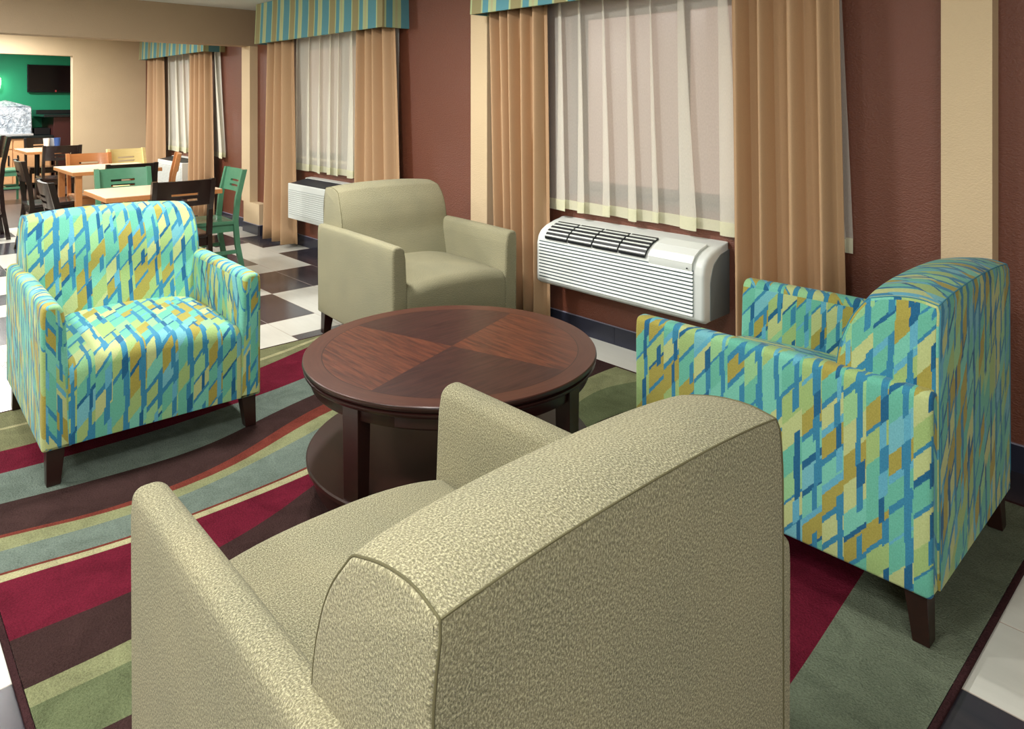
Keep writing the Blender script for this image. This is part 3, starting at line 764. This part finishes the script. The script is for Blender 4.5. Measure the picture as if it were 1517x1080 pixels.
# ------------------------------------------------------------------ dining furniture
def make_dining_chair(mat, label, loc, rz, sz=1.0, group='dining chairs in the breakfast area', cat='chair', name='dining_chair'):
    """local: seat faces -y, back at +y; origin under the seat"""
    root = thing(name, label, cat, loc, rz, group); root.scale = (1, 1, sz)
    W = .205
    us = [-1+2*i/22 for i in range(23)]; vz = [.66, .695, .712, .735, .752, .80, .84]
    def fn(u, z):
        y = .205+.035*(z-.66)/.18+.028*(1-u*u); n = Vector((-.13*u*-1*-1, 1, -.1)).normalized(); return ((u*(W-.008), y, z), n)
    slot = lambda i, j: not (j in (1, 3) and 6 <= i <= 15)
    m = MB().gridsolid(fn, us, vz, slot, .018); o = m.build('backrest', mat, root, smooth=50); fix_normals(o)
    for sx in (-1, 1):
        m = MB(); pts = [(.0, .235), (.25, .188), (.44, .172), (.62, .19), (.845, .242)]
        for (za, ya), (zb_, yb) in zip(pts, pts[1:]):
            d = .019; w = .016; x = sx*(W-.012)
            m.hexa([(x-w, ya-d, za), (x+w, ya-d, za), (x+w, ya+d, za), (x-w, ya+d, za)], [(x-w, yb-d, zb_), (x+w, yb-d, zb_), (x+w, yb+d, zb_), (x-w, yb+d, zb_)])
        m.build('rear_leg', mat, root)
        x = sx*(W-.012); MB().hexa([(x-.013, -.203, 0), (x+.013, -.203, 0), (x+.013, -.177, 0), (x-.013, -.177, 0)], [(x-.018, -.205, .42), (x+.018, -.205, .42), (x+.018, -.169, .42), (x-.018, -.169, .42)]).build('front_leg', mat, root)
    m = MB(); prof = rounded_poly([(-.215, .425), (.19, .415), (.19, .445), (-.215, .455)], [.012, .01, .01, .014], 3)
    loft(m, resample(prof, .05), [-.205+.41*i/8 for i in range(9)], lambda p, s: (s, p.x, p.y), .01, lambda p, s, a: (0, 0, -.012*(1-(s/.2)**2) if p.y > .44 else 0))
    o = m.build('seat', mat, root, smooth=50); fix_normals(o)
    m = MB(); m.box(-.175, .175, -.195, -.175, .36, .42); m.box(-.175, .175, .16, .18, .36, .42); m.box(-W+.02, -W+.04, -.18, .17, .36, .42); m.box(W-.04, W-.02, -.18, .17, .36, .42)
    m.build('seat_frame', mat, root)
    m = MB(); m.beam((-W+.012, -.19, .2), (-W+.012, .19, .2), .02, .028); m.beam((W-.012, -.19, .2), (W-.012, .19, .2), .02, .028)
    m.beam((-W+.012, 0, .2), (W-.012, 0, .2), .02, .028); m.build('stretcher', mat, root)
    return root
E_ = pi/2
# chair orientation: rz=0 faces -y, rz=pi/2 faces +x, rz=pi faces +y, rz=-pi/2 faces -x
make_dining_chair(BLACKW, 'black brown slotted back chair directly behind the patterned armchair seen from the front', (-5.43, 1.73, 0), -E_)
make_dining_chair(GREENW, 'green slotted back chair facing away from the brown wall, beside the drapes', (-5.86, 2.11, 0), -.04)
make_dining_chair(GREENW, 'green chair across the nearest pale table, its backrest facing the camera', (-6.25, 1.68, 0), E_)
make_dining_chair(BLACKW, 'black brown chair whose curved top rail rises just above the green chair at the table', (-7.13, 1.86, 0), -E_)
make_dining_chair(HONEYD, 'amber oak chair against the cream wall beyond the second table', (-8.32, 1.89, 0), E_)
make_dining_chair(YELLOW, 'yellow pine chair by the cream wall, just left of the corner drape', (-8.85, 2.42, 0), E_+.15)
make_dining_chair(HONEYD, 'amber oak chair seen side on in front of the far sheer curtain', (-8.0, 2.35, 0), -.25)
make_dining_chair(BLACKW, 'low black chair at the left end of the nearest pale table', (-5.80, 1.255, 0), pi)
make_dining_chair(BLACKW, 'black chair with glinting curved rail left of the second table', (-7.95, 1.43, 0), pi)
make_dining_chair(BLACKW, 'black chair in front of the small far table with cups', (-10.50, 1.98, 0), -E_)
make_dining_chair(BLACKW, 'black chair on the far side of the small table, by the oak cabinets', (-12.25, 2.13, 0), E_)
make_dining_chair(GREENW, 'green chair in front of the oak base cabinets at the left edge', (-12.05, 1.62, 0), pi)
make_dining_chair(BLACKW, 'tall dark chair cut by the left edge of the photo', (-8.92, .98, 0), 0, 1.22)
def make_table(label, x0, x1, y0, y1, z, legs, group='pale topped dining tables'):
    root = thing('dining_table', label, 'table', ((x0+x1)/2, (y0+y1)/2, 0), 0, group); a, b = (x1-x0)/2, (y1-y0)/2
    MB().box(-a+.003, a-.003, -b+.003, b-.003, z-.004, z).build('tabletop', LAM, root, bevel=.001)
    MB().box(-a, a, -b, b, z-.036, z-.0035).build('table_edge', HONEYD, root, bevel=.003)
    if legs:
        for sx in (-1, 1):
            for sy in (-1, 1): MB().box(sx*(a-.06)-.027, sx*(a-.06)+.027, sy*(b-.06)-.027, sy*(b-.06)+.027, 0, z-.036).build('leg', HONEYD, root, bevel=.003)
    else:
        MB().lathe([(.03, .02), (.03, z-.06), (.09, z-.045), (.09, z-.036)], n=24).build('pedestal', BLACKM, root, smooth=True)
        m = MB(); m.box(-a+.05, a-.05, -.03, .03, 0, .03); m.box(-.03, .03, -b+.08, b-.08, 0, .03); m.build('foot', BLACKM, root, bevel=.004)
    return root
make_table('pale maple topped table closest to the patterned armchair', -6.09, -5.467, 1.31, 2.10, .73, False)
make_table('second pale table in front of the cream wall with wooden legs', -8.45, -7.62, 1.55, 2.33, .73, True)
make_table('small far table by the opening to the green room', -11.98, -11.05, 1.73, 2.12, .73, False)
def cup(loc, mat, r, h, label, name='cup', cat='cup'):
    m = MB(); m.lathe([(r*.7, 0), (r, h), (r*.9, h), (r*.62, .006)], n=20); o = m.build(name, mat, smooth=True); o.location = loc; return tag(o, label, cat)
cup((-11.5, 2.03, .73), WHITEP, .04, .15, 'white cup on the small far table')
cup((-11.15, 2.09, .73), BLUEP, .04, .17, 'blue tumbler on the small far table beside the white cup', 'tumbler', 'tumbler')

# ------------------------------------------------------------------ green room
root = thing('television', 'black flat television mounted on the green wall', 'television', (XG, 2.70, 1.77))
MB().box(.045, .095, -.43, .43, -.235, .235).build('bezel', BLACKM, root, bevel=.006)
MB().box(.094, .097, -.41, .41, -.205, .215).build('screen', SCREEN, root)
MB().box(0, .05, -.12, .12, -.12, .12).build('wall_bracket', BLACKM, root)
MB().box(.096, .0985, -.03, -.01, -.225, -.195).build('sticker', REDM, root)
root = thing('wall_sconce', 'lit wall sconce on the green wall at the left edge', 'wall lamp', (XG, 1.80, 1.68))
m = MB().lathe([(.05, -.11), (.085, -.09), (.10, .0), (.10, .08), (.09, .09), (.04, -.10)], .11, 0, 24); m.build('lamp_shade', m_emit('warm lamp glow', (1, .93, .72, 1), 9), root, smooth=True)
m = MB().lathe([(.05, .10), (.09, .10), (.09, .13), (.05, .13)], .11, 0, 24); m.build('shade_cap', HONEYD, root, smooth=True)
MB().box(0, .05, -.05, .05, -.06, .06).build('wall_plate', ALU, root)
root = thing('base_cabinet', 'pale oak base cabinets below the black worktop in the green room', 'cabinet', (XG+.004, .9, 0))
MB().box(.0, .98, -.5, 1.55, .08, .80).build('body', HONEY, root, bevel=.004)
for k in range(4):
    y0 = -.45+k*.5
    d = MB().box(.98, .998, y0, y0+.48, .10, .62).build('door', HONEY, root, bevel=.004)
    MB().box(.998, 1.012, y0+(.42 if k % 2 == 0 else .04), y0+(.44 if k % 2 == 0 else .06), .38, .54).build('handle', BLACKM, d)
    MB().box(.98, .998, y0, y0+.48, .64, .78).build('drawer', HONEY, root, bevel=.004)
tag(MB().box(XG, XG+1.02, .36, 2.48, .802, .84).build('worktop', BLACKTOP, bevel=.004), 'black worktop over the oak base cabinets', 'worktop')
root = thing('covered_machine', 'silver wrapped machine standing on the black worktop', 'machine', (XG+.5, 1.93, .842))
m = MB(); m.hexa([(-.25, -.32, 0), (.28, -.32, 0), (.28, .30, 0), (-.25, .30, 0)], [(-.25, -.32, .46), (.28, -.32, .46), (.28, .29, .45), (-.25, .29, .45)])
m.add([(-.26, -.33, .46), (.29, -.33, .46), (.29, .30, .45), (-.26, .30, .45), (.0, -.02, .56)], [(0, 1, 4), (1, 2, 4), (2, 3, 4), (3, 0, 4), (3, 2, 1, 0)])
m.build('wrapped_body', WRAP, root, bevel=.02)
MB().box(-.27, .30, -.34, .31, 0, .025).build('tray', plain('bright steel', srgb(225, 228, 230), .25, .6), root)
tag(MB().box(XG+.25, XG+.75, 2.26, 2.48, .842, .95).build('storage_box', BLACKM, bevel=.006), 'black box on the worktop between the wrapped machine and tall cabinet', 'box')
root = thing('tall_cabinet', 'dark reddish wood cabinet with black top beneath the television', 'cabinet', (XG+.004, 2.85, 0))
MB().box(.0, .95, -.36, .38, 0, 1.13).build('body', m_wood('oxblood stained wood', srgb(52, 24, 24), srgb(78, 38, 34), .35, 4), root, bevel=.004)
MB().box(.0, 1.0, -.50, .38, 1.13, 1.17).build('top', BLACKTOP, root, bevel=.004)
MB().box(.0, .35, -.50, .38, 1.17, 1.24).build('backsplash', BLACKTOP, root, bevel=.004)

# ------------------------------------------------------------------ lights
def area(loc, size, power, col=(1, .95, .88), rot=(0, 0, 0), sy=None):
    l = bpy.data.lights.new('ceiling_or_fill_light', 'AREA'); l.energy = power; l.color = col; l.size = size
    if sy: l.shape = 'RECTANGLE'; l.size_y = sy
    o = bpy.data.objects.new('ceiling_or_fill_light', l); C.objects.link(o); o.location = loc; o.rotation_euler = rot; return o
KEY = [(-1.0, .1, 2.3, .3, 32), (-3.4, -.5, 2.3, .25, 50), (-3.3, 1.6, 2.3, .2, 48), (-5.9, .5, 2.3, .25, 55), (.6, 1.6, 2.3, .4, 5), (-1.6, -1.6, 2.3, .6, 30), (-8.9, 1.2, 2.3, .4, 85), (-10.6, 1.4, 2.3, .4, 35), (-12.8, 1.2, 2.3, .4, 110)]
for x, y, z, s, p in KEY: area((x, y, z), s, p, (1, .97, .93))
def sheen_light(loc, power, r=.12):
    l = bpy.data.lights.new('added_sheen_light', 'POINT'); l.energy = power; l.shadow_soft_size = r; l.color = (1, .97, .93)
    o = bpy.data.objects.new('added_sheen_light', l); C.objects.link(o); o.location = loc
sheen_light((-6.6, -1.3, 2.1), 100)  # point light added for wall sheen and side light on the drapes
area((1.6, -1.2, 1.8), 1.2, 44, (1, .98, .96), (radians(78), 0, radians(42)), .9)  # added fill light behind the camera, not a ceiling lamp
w = bpy.data.worlds.new('world'); bpy.context.scene.world = w; w.use_nodes = True
w.node_tree.nodes['Background'].inputs[0].default_value = srgb(178, 140, 122); w.node_tree.nodes['Background'].inputs[1].default_value = 1.0
